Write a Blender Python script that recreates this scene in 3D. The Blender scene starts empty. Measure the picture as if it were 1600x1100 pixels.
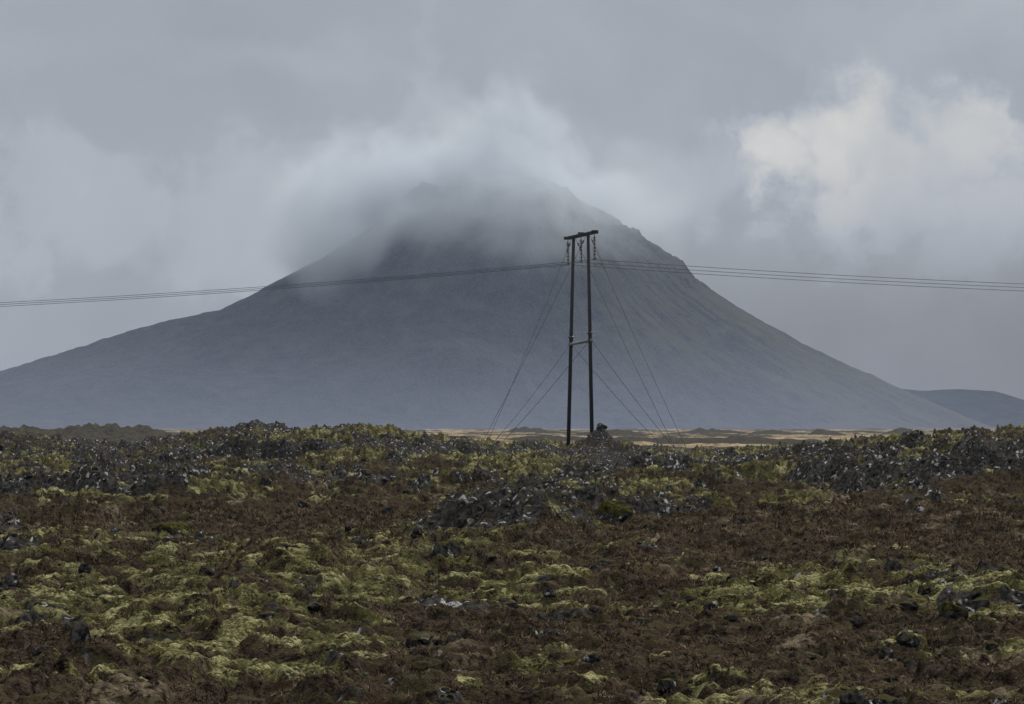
import bpy, math, random
import numpy as np

# ------------------------------------------------------------------ camera, sky, sun
sc = bpy.context.scene
K = 0.0001125            # radians seen by one pixel of the 1600 px wide photograph (200 mm lens)
CAMZ = 6.0
HOR = 661.0              # photograph row of the true horizon
cam = bpy.data.cameras.new('camera')
cam.lens = 200; cam.sensor_width = 36
cam.clip_start = 0.5; cam.clip_end = 60000
camo = bpy.data.objects.new('camera', cam)
sc.collection.objects.link(camo)
camo.location = (0, 0, CAMZ)
camo.rotation_euler = (math.radians(90) + (HOR - 550) * K, 0, 0)
sc.camera = camo

SUN_EL, SUN_AZ = math.radians(36), math.radians(28)   # azimuth clockwise from the view direction (+Y)
sun = bpy.data.lights.new('sun', 'SUN')
sun.energy = 3.4; sun.angle = math.radians(6); sun.color = (1.0, 0.965, 0.91)
suno = bpy.data.objects.new('sun', sun); sc.collection.objects.link(suno)
suno.rotation_euler = (math.radians(90) - SUN_EL, 0, math.pi - SUN_AZ)
suno.location = (60, 60, 80)

sc.view_settings.view_transform = 'Standard'
sc.view_settings.look = 'None'
sc.view_settings.exposure = 0.0
sc.view_settings.gamma = 1.0
sc.view_settings.use_curve_mapping = False
sc.cycles.use_denoising = True
sc.cycles.max_bounces = 6
sc.cycles.diffuse_bounces = 3
sc.cycles.volume_bounces = 4
sc.cycles.volume_step_rate = 1.0
sc.cycles.volume_preview_step_rate = 1.0
sc.cycles.volume_max_steps = 256
sc.cycles.sample_clamp_indirect = 4

class NT:
    """small helper round a node tree"""
    def __init__(s, nt):
        s.nt = nt; nt.nodes.clear()
    def n(s, t, **kw):
        nd = s.nt.nodes.new(t)
        for k, v in kw.items():
            if k.startswith('_'): continue
            setattr(nd, k, v)
        return nd
    def put(s, sock, v):
        if v is None: return
        if isinstance(v, bpy.types.NodeSocket): s.nt.links.new(v, sock)
        else: sock.default_value = v
    def m(s, op, a, b=None, c=None, clamp=False):
        nd = s.n('ShaderNodeMath', operation=op, use_clamp=clamp)
        s.put(nd.inputs[0], a); s.put(nd.inputs[1], b); s.put(nd.inputs[2], c)
        return nd.outputs[0]
    def v(s, op, a, b=None, scale=None):
        nd = s.n('ShaderNodeVectorMath', operation=op)
        s.put(nd.inputs[0], a); s.put(nd.inputs[1], b)
        if scale is not None: s.put(nd.inputs['Scale'], scale)
        return nd.outputs[1] if op in ('LENGTH', 'DOT_PRODUCT', 'DISTANCE') else nd.outputs[0]
    def xyz(s, x, y, z):
        nd = s.n('ShaderNodeCombineXYZ')
        s.put(nd.inputs[0], x); s.put(nd.inputs[1], y); s.put(nd.inputs[2], z)
        return nd.outputs[0]
    def sep(s, v):
        nd = s.n('ShaderNodeSeparateXYZ'); s.put(nd.inputs[0], v); return nd.outputs
    def noise(s, vec, scale, detail=3, rough=0.55, dist=0.0, col=False, lac=2.0):
        nd = s.n('ShaderNodeTexNoise')
        s.put(nd.inputs['Vector'], vec); nd.inputs['Scale'].default_value = scale
        nd.inputs['Detail'].default_value = detail; nd.inputs['Roughness'].default_value = rough
        nd.inputs['Distortion'].default_value = dist; nd.inputs['Lacunarity'].default_value = lac
        return nd.outputs[1 if col else 0]
    def ss(s, x, a, b, lo=0.0, hi=1.0):
        nd = s.n('ShaderNodeMapRange', interpolation_type='SMOOTHSTEP')
        s.put(nd.inputs[0], x); s.put(nd.inputs[1], a); s.put(nd.inputs[2], b)
        s.put(nd.inputs[3], lo); s.put(nd.inputs[4], hi)
        return nd.outputs[0]
    def mix(s, f, a, b):
        nd = s.n('ShaderNodeMix', data_type='RGBA')
        s.put(nd.inputs[0], f)
        for i, c in ((6, a), (7, b)):
            s.put(nd.inputs[i], c if isinstance(c, bpy.types.NodeSocket) else (*c, 1) if len(c) == 3 else c)
        return nd.outputs[2]

def make_world():
    w = bpy.data.worlds.new('World'); sc.world = w; w.use_nodes = True
    t = NT(w.node_tree)
    out = t.n('ShaderNodeOutputWorld'); bg = t.n('ShaderNodeBackground')
    t.nt.links.new(bg.outputs[0], out.inputs[0])
    sky = t.n('ShaderNodeTexSky', sky_type='NISHITA')
    sky.sun_disc = False; sky.sun_elevation = SUN_EL; sky.sun_rotation = SUN_AZ
    tc = t.n('ShaderNodeTexCoord')
    d = tc.outputs['Generated']
    x, y, z = t.sep(d)
    az = t.m('ARCTAN2', x, y)
    el = t.m('ARCSINE', z)
    # sky angles in thousandths of a degree-like units: A grows to the right, E grows upwards (1 = 0.1125 rad)
    A = t.m('MULTIPLY', az, 1 / (K * 1000)); E = t.m('MULTIPLY', el, 1 / (K * 1000))
    P = t.xyz(A, E, 0.0)
    warp = t.v('SCALE', t.v('SUBTRACT', t.noise(P, 3.2, 4, 0.55, col=True), (0.5, 0.5, 0.5)), None, 0.34)
    Q = t.v('ADD', P, warp)
    warp2 = t.v('SCALE', t.v('SUBTRACT', t.noise(P, 9.0, 5, 0.6, col=True), (0.5, 0.5, 0.5)), None, 0.20)
    Q2 = t.v('ADD', P, warp2)
    fine = t.noise(Q2, 6.0, 7, 0.62)
    fb = t.noise(Q, 2.3, 5, 0.55)
    def blob(px, py, rx, ry, rot=0.0, src=Q, a=1.0, b=0.0):
        c = ((px - 800) / 1000, (HOR - py) / 1000, 0)
        q = t.v('SUBTRACT', src, c)
        if rot:
            r = t.n('ShaderNodeVectorRotate', rotation_type='Z_AXIS')
            t.put(r.inputs['Vector'], q); r.inputs['Angle'].default_value = math.radians(rot)
            q = r.outputs[0]
        q = t.v('MULTIPLY', q, (1000 / rx, 1000 / ry, 1))
        return t.ss(t.v('LENGTH', q), a, b)
    def add(*v):
        s_ = v[0]
        for q in v[1:]: s_ = t.m('ADD', s_, q)
        return s_
    def mul(a, b): return t.m('MULTIPLY', a, b)
    # base overcast: darker low on the right, lighter high up
    g = t.ss(E, -0.05, 0.75, 0.0, 1.0)
    gx = t.ss(A, -0.8, 0.9, 0.0, 1.0)
    lum = add(0.285, mul(g, 0.05), mul(t.m('SUBTRACT', fb, 0.5), 0.20), mul(t.m('SUBTRACT', fine, 0.5), 0.05), mul(mul(gx, t.ss(E, 0.42, 0.02)), -0.19))
    lum = t.m('ADD', lum, mul(blob(0, 60, 420, 60, 0), 0.02))
    lum = t.m('ADD', lum, mul(blob(450, 90, 380, 60, 0), 0.035))
    lum = t.m('ADD', lum, mul(blob(1420, 20, 420, 110, 0), 0.06))
    # bank of mist lying behind and over the mountain; a wispy upper edge
    edge = t.m('MULTIPLY', t.m('SUBTRACT', fine, 0.5), 2.4)
    def puff(b, soft=0.22, thr=0.3):
        return t.ss(t.m('ADD', b, t.m('MULTIPLY', edge, t.m('MULTIPLY', t.ss(b, 0.0, 0.3), t.ss(b, 0.95, 0.4)))), thr - soft * 0.5, thr + soft)
    bank = t.m('MAXIMUM', puff(blob(110, 330, 330, 160, 0), 0.35), puff(blob(480, 350, 430, 190, 0), 0.45))
    lum = t.m('ADD', lum, mul(bank, 0.075))
    peak = t.m('MAXIMUM', puff(blob(800, 290, 330, 190, 8), 0.45), puff(blob(700, 165, 150, 120, 38), 0.5))
    peak = t.m('MAXIMUM', peak, puff(blob(1010, 300, 420, 140, -8), 0.5))
    lum = t.m('ADD', lum, mul(peak, 0.085))
    lum = t.m('ADD', lum, mul(blob(790, 215, 230, 90, 10), 0.09))
    lum = t.m('ADD', lum, mul(puff(blob(655, 60, 34, 70, -28), 0.5), 0.02))
    # bright cumulus top on the right
    cu = t.m('MAXIMUM', puff(blob(1315, 235, 190, 170, 0, Q2), 0.75), puff(blob(1490, 245, 180, 180, 0, Q2), 0.75))
    cu = t.m('MAXIMUM', cu, puff(blob(1405, 270, 190, 150, 0, Q2), 0.75))
    cu = t.m('MAXIMUM', cu, puff(blob(1215, 240, 110, 110, 0, Q2), 0.7))
    cu = t.m('MAXIMUM', cu, puff(blob(1560, 340, 280, 170, -20, Q2), 0.75))
    cu = t.m('MAXIMUM', cu, puff(blob(1380, 330, 300, 110, -12, Q2), 0.6))
    fade = t.ss(E, 0.13, 0.45)
    fade = t.m('MULTIPLY', fade, t.ss(fb, 0.35, 0.62, 0.80, 1.05))
    lum = t.m('ADD', lum, mul(mul(cu, fade), 0.26))
    lum = t.m('ADD', lum, mul(blob(1310, 180, 120, 80, 0, Q2), 0.12))
    lum = t.m('ADD', lum, mul(blob(1100, 190, 110, 110, 0), -0.03))
    # unseen rest of the vault: overcast, brightened overhead, dimmed behind to top-light the ground
    high = t.ss(z, 0.25, 0.8)
    lum = t.m('ADD', lum, mul(high, 0.95))
    lum = t.m('MULTIPLY', lum, t.ss(t.m('SUBTRACT', y, t.m('MULTIPLY', z, -1.2)), -0.9, 0.5, 0.2, 1.0))
    warm = t.ss(lum, 0.34, 0.62)
    tint = t.mix(warm, (0.925, 0.99, 1.10), (1.03, 1.01, 0.955))
    cl = t.v('SCALE', tint, None, lum)
    skyc = t.v('SCALE', sky.outputs[0], None, 0.08)
    col = t.mix(0.93, skyc, cl)
    t.put(bg.inputs[0], col); bg.inputs[1].default_value = 1.0
    w.cycles.sampling_method = 'MANUAL'; w.cycles.sample_map_resolution = 1024
make_world()

# ------------------------------------------------------------------ numpy noise
def _h(ix, iy, s):
    with np.errstate(over='ignore'):
        h = (ix.astype(np.int64) * 374761393 + iy.astype(np.int64) * 668265263 + s * 982451653) & 0x7fffffff
        h = ((h ^ (h >> 13)) * 1274126177) & 0x7fffffff
        h = (h ^ (h >> 16)) & 0x7fffffff
        h = (h * 1103515245 + 12345) & 0x7fffffff
    return ((h >> 7) & 0xffff).astype(np.float32) / 65535.0
def pn(x, y, s=0):
    """2-D gradient noise, about -1..1"""
    x0 = np.floor(x); y0 = np.floor(y); fx = (x - x0).astype(np.float32); fy = (y - y0).astype(np.float32)
    u = fx * fx * fx * (fx * (fx * 6 - 15) + 10); v = fy * fy * fy * (fy * (fy * 6 - 15) + 10)
    def g(i, j):
        a = _h(x0 + i, y0 + j, s) * (2 * np.pi)
        return np.cos(a) * (fx - i) + np.sin(a) * (fy - j)
    n0 = g(0, 0) * (1 - u) + g(1, 0) * u
    n1 = g(0, 1) * (1 - u) + g(1, 1) * u
    return (n0 * (1 - v) + n1 * v) * 1.5
def fbm(x, y, octv=4, s=0, gain=0.5):
    r = 0; a = 1.0; t = 0
    for o in range(octv):
        r = r + a * pn(x + 17.3 * o, y - 9.1 * o, s + o); t += a; a *= gain; x = x * 2.03; y = y * 2.03
    return r / t
def cells(x, y, s=0):
    """F1, F2, random id of a jittered 2-D cell pattern"""
    x0 = np.floor(x); y0 = np.floor(y)
    f1 = np.full(x.shape, 9.0, np.float32); f2 = f1.copy(); cid = np.zeros(x.shape, np.float32)
    for i in (-1, 0, 1):
        for j in (-1, 0, 1):
            cx = x0 + i; cy = y0 + j
            dx = cx + 0.1 + 0.8 * _h(cx, cy, s) - x; dy = cy + 0.1 + 0.8 * _h(cx, cy, s + 7) - y
            d = np.sqrt(dx * dx + dy * dy).astype(np.float32)
            near = d < f1
            f2 = np.where(near, f1, np.minimum(f2, d))
            cid = np.where(near, _h(cx, cy, s + 13), cid)
            f1 = np.where(near, d, f1)
    return f1, f2, cid
def sst(x, a, b):
    t = np.clip((x - a) / (b - a), 0, 1); return t * t * (3 - 2 * t)

# ------------------------------------------------------------------ lie of the land (angles seen from the road, metres away)
CR = np.array([(-3000, 690, 330), (-600, 676, 330), (0, 683, 330), (60, 686, 330), (150, 691, 335), (195, 695, 340), (240, 691, 345), (340, 682, 350), (400, 674, 350),
               (450, 676, 350), (520, 677, 350), (580, 676, 350), (640, 682, 360), (740, 691, 400), (790, 700, 440), (880, 703, 470), (940, 701, 470),
               (1000, 705, 470), (1070, 708, 460), (1150, 709, 420), (1200, 706, 380), (1300, 700, 330), (1400, 691, 300), (1500, 683, 290),
               (1600, 676, 280), (1800, 668, 270), (4600, 660, 270)], float)
ZN = CAMZ - 2.55
def base_height(x, y):
    y = np.maximum(y, 1.0)
    px = 800 + np.arctan2(x, y) / K
    Y = np.interp(px, CR[:, 0], CR[:, 1]); D = np.interp(px, CR[:, 0], CR[:, 2])
    zc = CAMZ - (Y - HOR) * K * D
    near = ZN - 0.35 * sst(y, 60, 25)
    up = sst(y, 0.45 * D, D)
    down = sst(y, D, D + 330)
    z = near + (zc - near) * up
    return z * (1 - down) + 0.0 * down
_DT = np.exp(np.linspace(math.log(30), math.log(700), 400))
def from_photo(px, py):
    """ground point whose undisturbed surface is seen at that angle"""
    u = math.tan((px - 800) * K)
    z = base_height(_DT * u, _DT)
    yy = HOR + (CAMZ - z) / _DT / K
    i = np.argmax(yy <= py) if (yy <= py).any() else len(yy) - 1
    return float(_DT[i] * u), float(_DT[i])

# cover patches: (px, py, rx, ry, weight) in the angles above, laid on the ground
ROCK = [(150, 706, 300, 20, 1.0), (470, 676, 190, 15, .9), (60, 772, 120, 26, 1), (230, 768, 160, 26, .9), (470, 757, 110, 9, .8), (360, 729, 120, 9, .9),
        (1010, 732, 170, 42, 1), (1330, 762, 170, 16, 1.0), (1470, 748, 200, 13, .7), (890, 790, 120, 18, 1), (960, 800, 90, 18, .7), (1560, 755, 90, 18, .9),
        (5, 850, 30, 26, 1), (690, 856, 90, 12, .7), (880, 852, 60, 8, .8), (110, 1000, 90, 15, .9), (450, 942, 80, 9, .9), (620, 998, 110, 16, 1.1),
        (510, 1000, 60, 10, .8), (885, 1036, 40, 9, .9), (1320, 920, 60, 9, .9), (1490, 950, 60, 16, .9), (1545, 926, 70, 11, .8), (1250, 1062, 40, 8, .5),
        (690, 690, 90, 6, .5), (760, 778, 60, 9, .8), (940, 705, 60, 12, .8), (1250, 700, 200, 12, .5), (0, 935, 40, 10, .9), (260, 1050, 40, 9, .4), (620, 730, 60, 5, .6), (740, 712, 50, 7, .8)]
MOSS = [(560, 714, 230, 12, 1.3), (700, 722, 200, 12, .9), (330, 735, 250, 8, .7), (110, 745, 180, 14, .9), (230, 795, 260, 12, .7), (560, 770, 250, 8, .6), (650, 762, 160, 8, .7),
        (840, 698, 80, 10, 1.1), (880, 765, 110, 22, .8), (1150, 712, 150, 12, .9), (1350, 728, 260, 16, 1.1), (1480, 705, 200, 14, .9), (1080, 700, 160, 6, .8), (1000, 790, 90, 15, .8), (1150, 750, 120, 16, .8),
        (740, 850, 140, 20, 1.4), (1350, 945, 260, 42, 1.2), (1520, 965, 130, 40, 1.1), (160, 930, 280, 45, .9), (560, 905, 260, 42, 1.0), (250, 1000, 280, 42, 1.2),
        (360, 1050, 260, 40, .9), (760, 960, 260, 35, .6), (60, 880, 130, 20, .5), (800, 1085, 420, 30, .6), (1250, 805, 120, 6, .7), (1500, 775, 120, 8, .7), (1030, 1000, 200, 25, .3),
        (130, 1075, 200, 20, .7), (950, 850, 60, 8, .7), (1500, 880, 120, 14, .5), (1480, 1040, 120, 10, .5), (1100, 1080, 160, 20, .6), (830, 745, 90, 20, .8)]
HEATH = [(420, 820, 520, 28, 1.2), (1250, 850, 480, 50, 1.3), (600, 800, 250, 18, 1.0), (820, 812, 160, 14, .8), (1300, 1020, 340, 32, .9), (800, 1020, 220, 26, .6),
         (500, 692, 300, 12, .7), (640, 700, 170, 8, .8), (700, 745, 130, 8, .7), (80, 1040, 200, 14, .5), (1050, 930, 160, 40, .6), (120, 825, 300, 16, .8), (1000, 1050, 200, 20, .5)]
# ledges: a steep face towards the road, level moss behind: (px0, py0, px1, py1, height m, depth m)
LEDGES = [(200, 738, 560, 731, .9, 16), (540, 722, 780, 716, .55, 14), (60, 742, 250, 745, .5, 10), (0, 790, 140, 796, .9, 9), (100, 782, 290, 786, .7, 8), (380, 768, 600, 777, .6, 9),
          (840, 775, 1060, 778, .7, 12), (790, 808, 930, 806, .45, 8), (930, 812, 1020, 815, .5, 6), (1040, 765, 1200, 771, .6, 12), (1190, 776, 1420, 788, .9, 14),
          (1380, 784, 1640, 778, .7, 12), (1060, 730, 1300, 732, .5, 12), (640, 866, 860, 868, .55, 8), (540, 872, 640, 872, .2, 5), (400, 948, 560, 950, .16, 4),
          (600, 1004, 720, 1006, .14, 3), (430, 1010, 600, 1008, .1, 3), (1270, 935, 1400, 938, .14, 4), (1430, 975, 1560, 980, .2, 3.5), (260, 1060, 380, 1060, .12, 3),
          (790, 715, 960, 712, .5, 12), (900, 744, 1030, 742, .5, 12), (1420, 750, 1640, 748, .6, 12), (230, 715, 420, 712, .35, 10), (0, 720, 180, 718, .35, 10),
          (70, 1010, 210, 1012, .14, 3), (1160, 1062, 1300, 1064, .1, 3), (1480, 945, 1600, 938, .16, 4), (0, 880, 60, 880, .3, 5), (860, 862, 960, 862, .2, 5)]

MOUNDS = [(760, 862, 130, 7, .55), (850, 866, 60, 5, .25), (1350, 945, 200, 4, .28), (1540, 960, 110, 4, .30), (330, 1020, 180, 4, .26), (420, 925, 170, 5, .28),
          (620, 910, 140, 4, .22), (110, 905, 90, 4, .20), (1250, 765, 260, 18, .6), (1480, 765, 200, 18, .6), (230, 775, 200, 12, .6), (560, 735, 250, 16, .5), (1000, 780, 180, 12, .55),
          (880, 1060, 200, 3, .14), (150, 1070, 120, 3, .16), (1120, 1000, 160, 3, .16), (1000, 905, 200, 5, .2), (1100, 740, 200, 16, .4), (90, 800, 150, 8, .3)]
def terrain(x, y):
    """height and ground cover; x, y arrays in metres"""
    z0 = base_height(x, y)
    px = 800 + np.arctan2(x, np.maximum(y, 1)) / K
    py = HOR + (CAMZ - z0) / np.maximum(y, 1) / K
    wx = fbm(x / 5, y / 9, 3, 3) * 42; wy = fbm(x / 4 + 50, y / 12, 3, 9) * np.clip((py - 655) * 0.10, 2, 30)
    def field(L):
        r = np.zeros_like(x)
        for (cx, cy, rx, ry, w) in L:
            q = ((px + wx - cx) / rx) ** 2 + ((py + wy - cy) / ry) ** 2
            r = np.maximum(r, w * (1 - sst(q, 0.25, 1.6)))
        return r
    FR, FM, FH = field(ROCK), field(MOSS), field(HEATH)
    lo = fbm(x / 7 + 3, y / 10, 4, 21); mid = fbm(x / 1.8, y / 2.6, 4, 33); hi = fbm(x / .6, y / .8, 3, 37)
    rock = FR * (.85 - .12 * sst(y, 150, 250)) - FM * .55 - FH * .28 + lo * .6 + mid * 1.5 + hi * .7 - .48
    moss = FM * .60 + .02 - FH * .36 + fbm(x / 5 - 30, y / 7, 4, 41) * .8 + fbm(x / 1.5 - 30, y / 2, 3, 43) * .7 + hi * .5 + mid * .4
    band = sst(fbm(x / 3.6 + 60, y / 12, 4, 161) + .25 * hi + .35 * (FM - .3), .02, .30) * sst(y, 110, 180)
    rock = rock - band * .85; moss = moss + band * .45
    moss = sst(moss, .14, .5); rock = sst(rock, .02, .30)
    rock = rock * sst(y, 30, 44)
    # large lumps
    near = sst(y, 260, 120)
    amp = 0.16 + 0.16 * sst(y, 80, 180)
    h = lo * (0.26 + .25 * sst(y, 90, 200)) + fbm(x / 2.6, y / 3.2, 4, 55, .6) * amp * 1.5
    # steps and lips in the old lava surface
    tn = fbm(x / 3.0 + 7, y / 4.0, 4, 151, .55) * 3.6; fr = tn - np.floor(tn)
    stp = .12 + .09 * sst(y, 70, 200)
    h = h + (np.floor(tn) + sst(fr, .0, .20)) * stp
    lip = sst(fr, .0, .10) * (1 - sst(fr, .22, .34)); top = sst(fr, .26, .40) * (1 - sst(fr, .55, .9))
    for (mx, my, mw, md, mh) in MOUNDS:
        c0 = from_photo(mx, my)
        q = ((x - c0[0]) / (mw * K * c0[1])) ** 2 + ((y - c0[1]) / md) ** 2
        h = h + mh * np.exp(-q * 1.3)
    # ledges
    wl = fbm(x / 2.2, y / 5, 4, 61)
    face = np.zeros_like(x); capm = np.zeros_like(x)
    for (ax, ay, bx, by, hh, dep) in LEDGES:
        p0 = from_photo(ax, ay); p1 = from_photo(bx, by)
        ux, uy = p1[0] - p0[0], p1[1] - p0[1]; L = math.hypot(ux, uy); ux /= L; uy /= L
        if ux < 0: ux, uy = -ux, -uy; p0, p1 = p1, p0
        s = (x - p0[0]) * ux + (y - p0[1]) * uy
        d = -(x - p0[0]) * uy + (y - p0[1]) * ux + wl * dep * .32 + pn(s / 1.3, s * 0, 71) * .35 * min(1, hh * 2)
        e = sst(s, -.12 * L, .18 * L) * (1 - sst(s, .82 * L, 1.12 * L))
        stepw = .8 + 1.1 * hh
        hgt = .65 * hh * e * sst(d, 0, stepw) * (1 - sst(d, dep * .25, dep))
        h = h + hgt
        capm = np.maximum(capm, e * sst(d, stepw * .55, stepw * .95) * (1 - sst(d, dep * .35, dep * .8)) * min(1, hh * 2))
        face = np.maximum(face, e * sst(d, -.25, .05) * (1 - sst(d, stepw * 1.1, stepw * 2.2)) * min(1, hh * 2.5))
    brk = fbm(x / .9 + 20, y / 1.4, 3, 77)
    capm = sst(capm + brk * .45 + .3 * fbm(x / 4, y / 6, 3, 167), .25, .6)
    rock = np.maximum(rock * (1 - .9 * capm), sst(face + brk * .8, .35, .7)); moss = np.maximum(moss, capm)
    # the stony knoll that hides the foot of the pylon's right pole
    kx, ky = 940 - 800, 455
    kx = math.tan(kx * K) * ky
    q = np.hypot((x - kx) / 4.4, (y - ky) / 4.4)
    h = h + 1.5 * np.exp(-q * q * 1.9) + .25 * np.exp(-((x - kx) / .9) ** 2 - ((y - ky) / 1.2) ** 2)
    rock = np.maximum(rock, np.exp(-q * q) * sst(brk, .0, .5) * .9)
    # heaps of loose lava on the left-hand crest
    for (cx, D, wd, hh) in ((405, 348, 70, .12), (565, 348, 55, .12), (480, 350, 50, .08), (610, 352, 45, .10), (20, 332, 40, .15), (250, 340, 30, .15), (300, 342, 30, .1)):
        cxm = math.tan((cx - 800) * K) * D
        q = ((x - cxm) / (wd * K * D)) ** 2 + ((y - D) / 5) ** 2
        h = h + hh * np.exp(-q) ; rock = np.maximum(rock, sst(np.exp(-q * .5) + brk * .5, .3, .7))
    rock = np.maximum(rock, lip * sst(brk + FR * .8 - FH * .3, .25, .6))  # dark rock on step faces, also painting the shade beneath the lips
    # cushions of moss, two sizes, and tussocks of heath
    mcov = moss
    j1 = fbm(x / .8, y / .8, 2, 81) * .35
    f1, f2, c1 = cells(x / 1.25 + j1, y / 1.3 + j1, 5)
    g1, g2, c2 = cells(x / .46 + j1 * 1.5, y / .5 - j1, 6)
    dome = np.sqrt(np.clip(1 - f1 * f1 * 1.5, 0, 1)) * (.35 + .65 * c1)
    dome2 = np.sqrt(np.clip(1 - g1 * g1 * 1.7, 0, 1)) * (.3 + .7 * c2)
    farf = 1 + .55 * sst(y, 120, 320)
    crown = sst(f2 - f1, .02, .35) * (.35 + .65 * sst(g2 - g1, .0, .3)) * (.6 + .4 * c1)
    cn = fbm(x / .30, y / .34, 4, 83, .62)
    lit_tips = sst(crown + cn * 1.1 - .12 - .35 * (1 - mcov) + .35 * top - .4 * lip + .5 * fbm(x / 3, y / 3.5, 2, 87), .55, 1.05) * (.3 + .7 * c2)  # dry pale moss tips, also painting light on the cushion tops
    moss = moss * sst(crown + cn * .9 + .25 * (moss - .6) - .55 * lip + .2 * top + .45 * fbm(x / 2.2 + 5, y / 2.6, 3, 89), .02, .50)  # moss gives way to dark litter in gaps and lips, deepening painted hollow shade
    flat1 = sst(f2 - f1, .04, .34); flat2 = sst(g2 - g1, .03, .30)
    h = h + mcov * (1 - rock * .6) * (flat1 * (.04 + .08 * c1) + flat2 * (.025 + .05 * c2) + dome * .03 + hi * .05) * farf
    heath = np.clip(1 - mcov, 0, 1) * (1 - rock)
    h = h + heath * (flat1 * c1 * .07 + flat2 * c2 * .07 + dome2 * .03 + hi * .08) * farf
    # broken blocks of lava
    r1, r2, rc = cells(x / .9 + hi * .3, y / .8 + hi * .3, 91)
    s1, s2, sc_ = cells(x / .34 + hi * .2, y / .34, 92)
    q1, q2, qc = cells(x / 2.3 + mid * .3, y / 2.4 + mid * .3, 93)
    blk = (rc * .8 + .2) * sst(r2 - r1, .02, .2) * .16 + (sc_ - .2) * sst(s2 - s1, .02, .2) * .11 + (qc - .3) * sst(q2 - q1, .02, .16) * .34 * sst(y, 90, 180)
    h = h + rock * blk * (.6 + .25 * sst(y, 80, 200)) * (.7 + .6 * c1)
    # fibres
    h = h + (pn(x / .06, y / .08, 95) * .014 + pn(x / .14, y / .16, 96) * .034) * (1 + sst(y, 90, 250) * 1.6)
    lich = sst(pn(x / .55, y / .6, 101) + .8 * pn(x / .16, y / .2, 102) + .35 * fbm(x / 9, y / 9, 2, 103), .62, .92) * rock
    pale = sst(fbm(x / 1.4 + 9, y / 2.2, 3, 105) + .35 * hi + .25 * (dome - .4), .22, .62)
    return z0 + h - .24 * sst(y, 110, 300), moss, rock, lich, pale, lit_tips

def grid_object(name, X, Y, Z, mat, attrs=None, smooth=True):
    nr, nc = X.shape
    me = bpy.data.meshes.new(name)
    me.vertices.add(nr * nc)
    co = np.stack([X, Y, Z], -1).astype(np.float32).reshape(-1)
    me.vertices.foreach_set('co', co)
    idx = np.arange(nr * nc, dtype=np.int32).reshape(nr, nc)
    f = np.stack([idx[:-1, :-1], idx[:-1, 1:], idx[1:, 1:], idx[1:, :-1]], -1).reshape(-1, 4)
    nf = len(f)
    me.loops.add(nf * 4); me.polygons.add(nf)
    me.loops.foreach_set('vertex_index', f.reshape(-1))
    me.polygons.foreach_set('loop_start', np.arange(nf, dtype=np.int32) * 4)
    me.polygons.foreach_set('loop_total', np.full(nf, 4, np.int32))
    me.polygons.foreach_set('use_smooth', np.full(nf, smooth, bool))
    me.update(calc_edges=True)
    for k, a in (attrs or {}).items():
        at = me.attributes.new(k, 'FLOAT', 'POINT'); at.data.foreach_set('value', a.astype(np.float32).reshape(-1))
    me.materials.append(mat)
    o = bpy.data.objects.new(name, me); sc.collection.objects.link(o)
    return o
def tri_object(name, V, F, mat, attrs=None, smooth=False, parent=None):
    me = bpy.data.meshes.new(name)
    V = np.asarray(V, np.float32); F = np.asarray(F, np.int32)
    me.vertices.add(len(V)); me.vertices.foreach_set('co', V.reshape(-1))
    nf, nv = F.shape
    me.loops.add(nf * nv); me.polygons.add(nf)
    me.loops.foreach_set('vertex_index', F.reshape(-1))
    me.polygons.foreach_set('loop_start', np.arange(nf, dtype=np.int32) * nv)
    me.polygons.foreach_set('loop_total', np.full(nf, nv, np.int32))
    me.polygons.foreach_set('use_smooth', np.full(nf, smooth, bool))
    me.update(calc_edges=True)
    for k, a in (attrs or {}).items():
        at = me.attributes.new(k, 'FLOAT', 'POINT'); at.data.foreach_set('value', np.asarray(a, np.float32))
    me.materials.append(mat)
    o = bpy.data.objects.new(name, me); sc.collection.objects.link(o)
    if parent: o.parent = parent
    return o
def tag(o, label=None, cat=None, group=None, kind=None):
    if label: o['label'] = label
    if cat: o['category'] = cat
    if group: o['group'] = group
    if kind: o['kind'] = kind
    return o

# ------------------------------------------------------------------ materials
def new_mat(name):
    m = bpy.data.materials.new(name); m.use_nodes = True
    t = NT(m.node_tree)
    out = t.n('ShaderNodeOutputMaterial'); b = t.n('ShaderNodeBsdfPrincipled')
    t.nt.links.new(b.outputs[0], out.inputs[0])
    b.inputs['Specular IOR Level'].default_value = 0.0
    b.inputs['Roughness'].default_value = 0.9
    return m, t, b, out
def attr(t, name):
    a = t.n('ShaderNodeAttribute', attribute_type='GEOMETRY', attribute_name=name); return a.outputs['Fac']
def bump(t, b, h, dist=0.05, strength=0.6):
    bp = t.n('ShaderNodeBump'); bp.inputs['Distance'].default_value = dist; bp.inputs['Strength'].default_value = strength
    t.put(bp.inputs['Height'], h); t.put(b.inputs['Normal'], bp.outputs[0])
ROCK_D, ROCK_L, LICHEN = (0.011, 0.0108, 0.0108), (0.074, 0.072, 0.071), (0.38, 0.385, 0.39)
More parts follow.
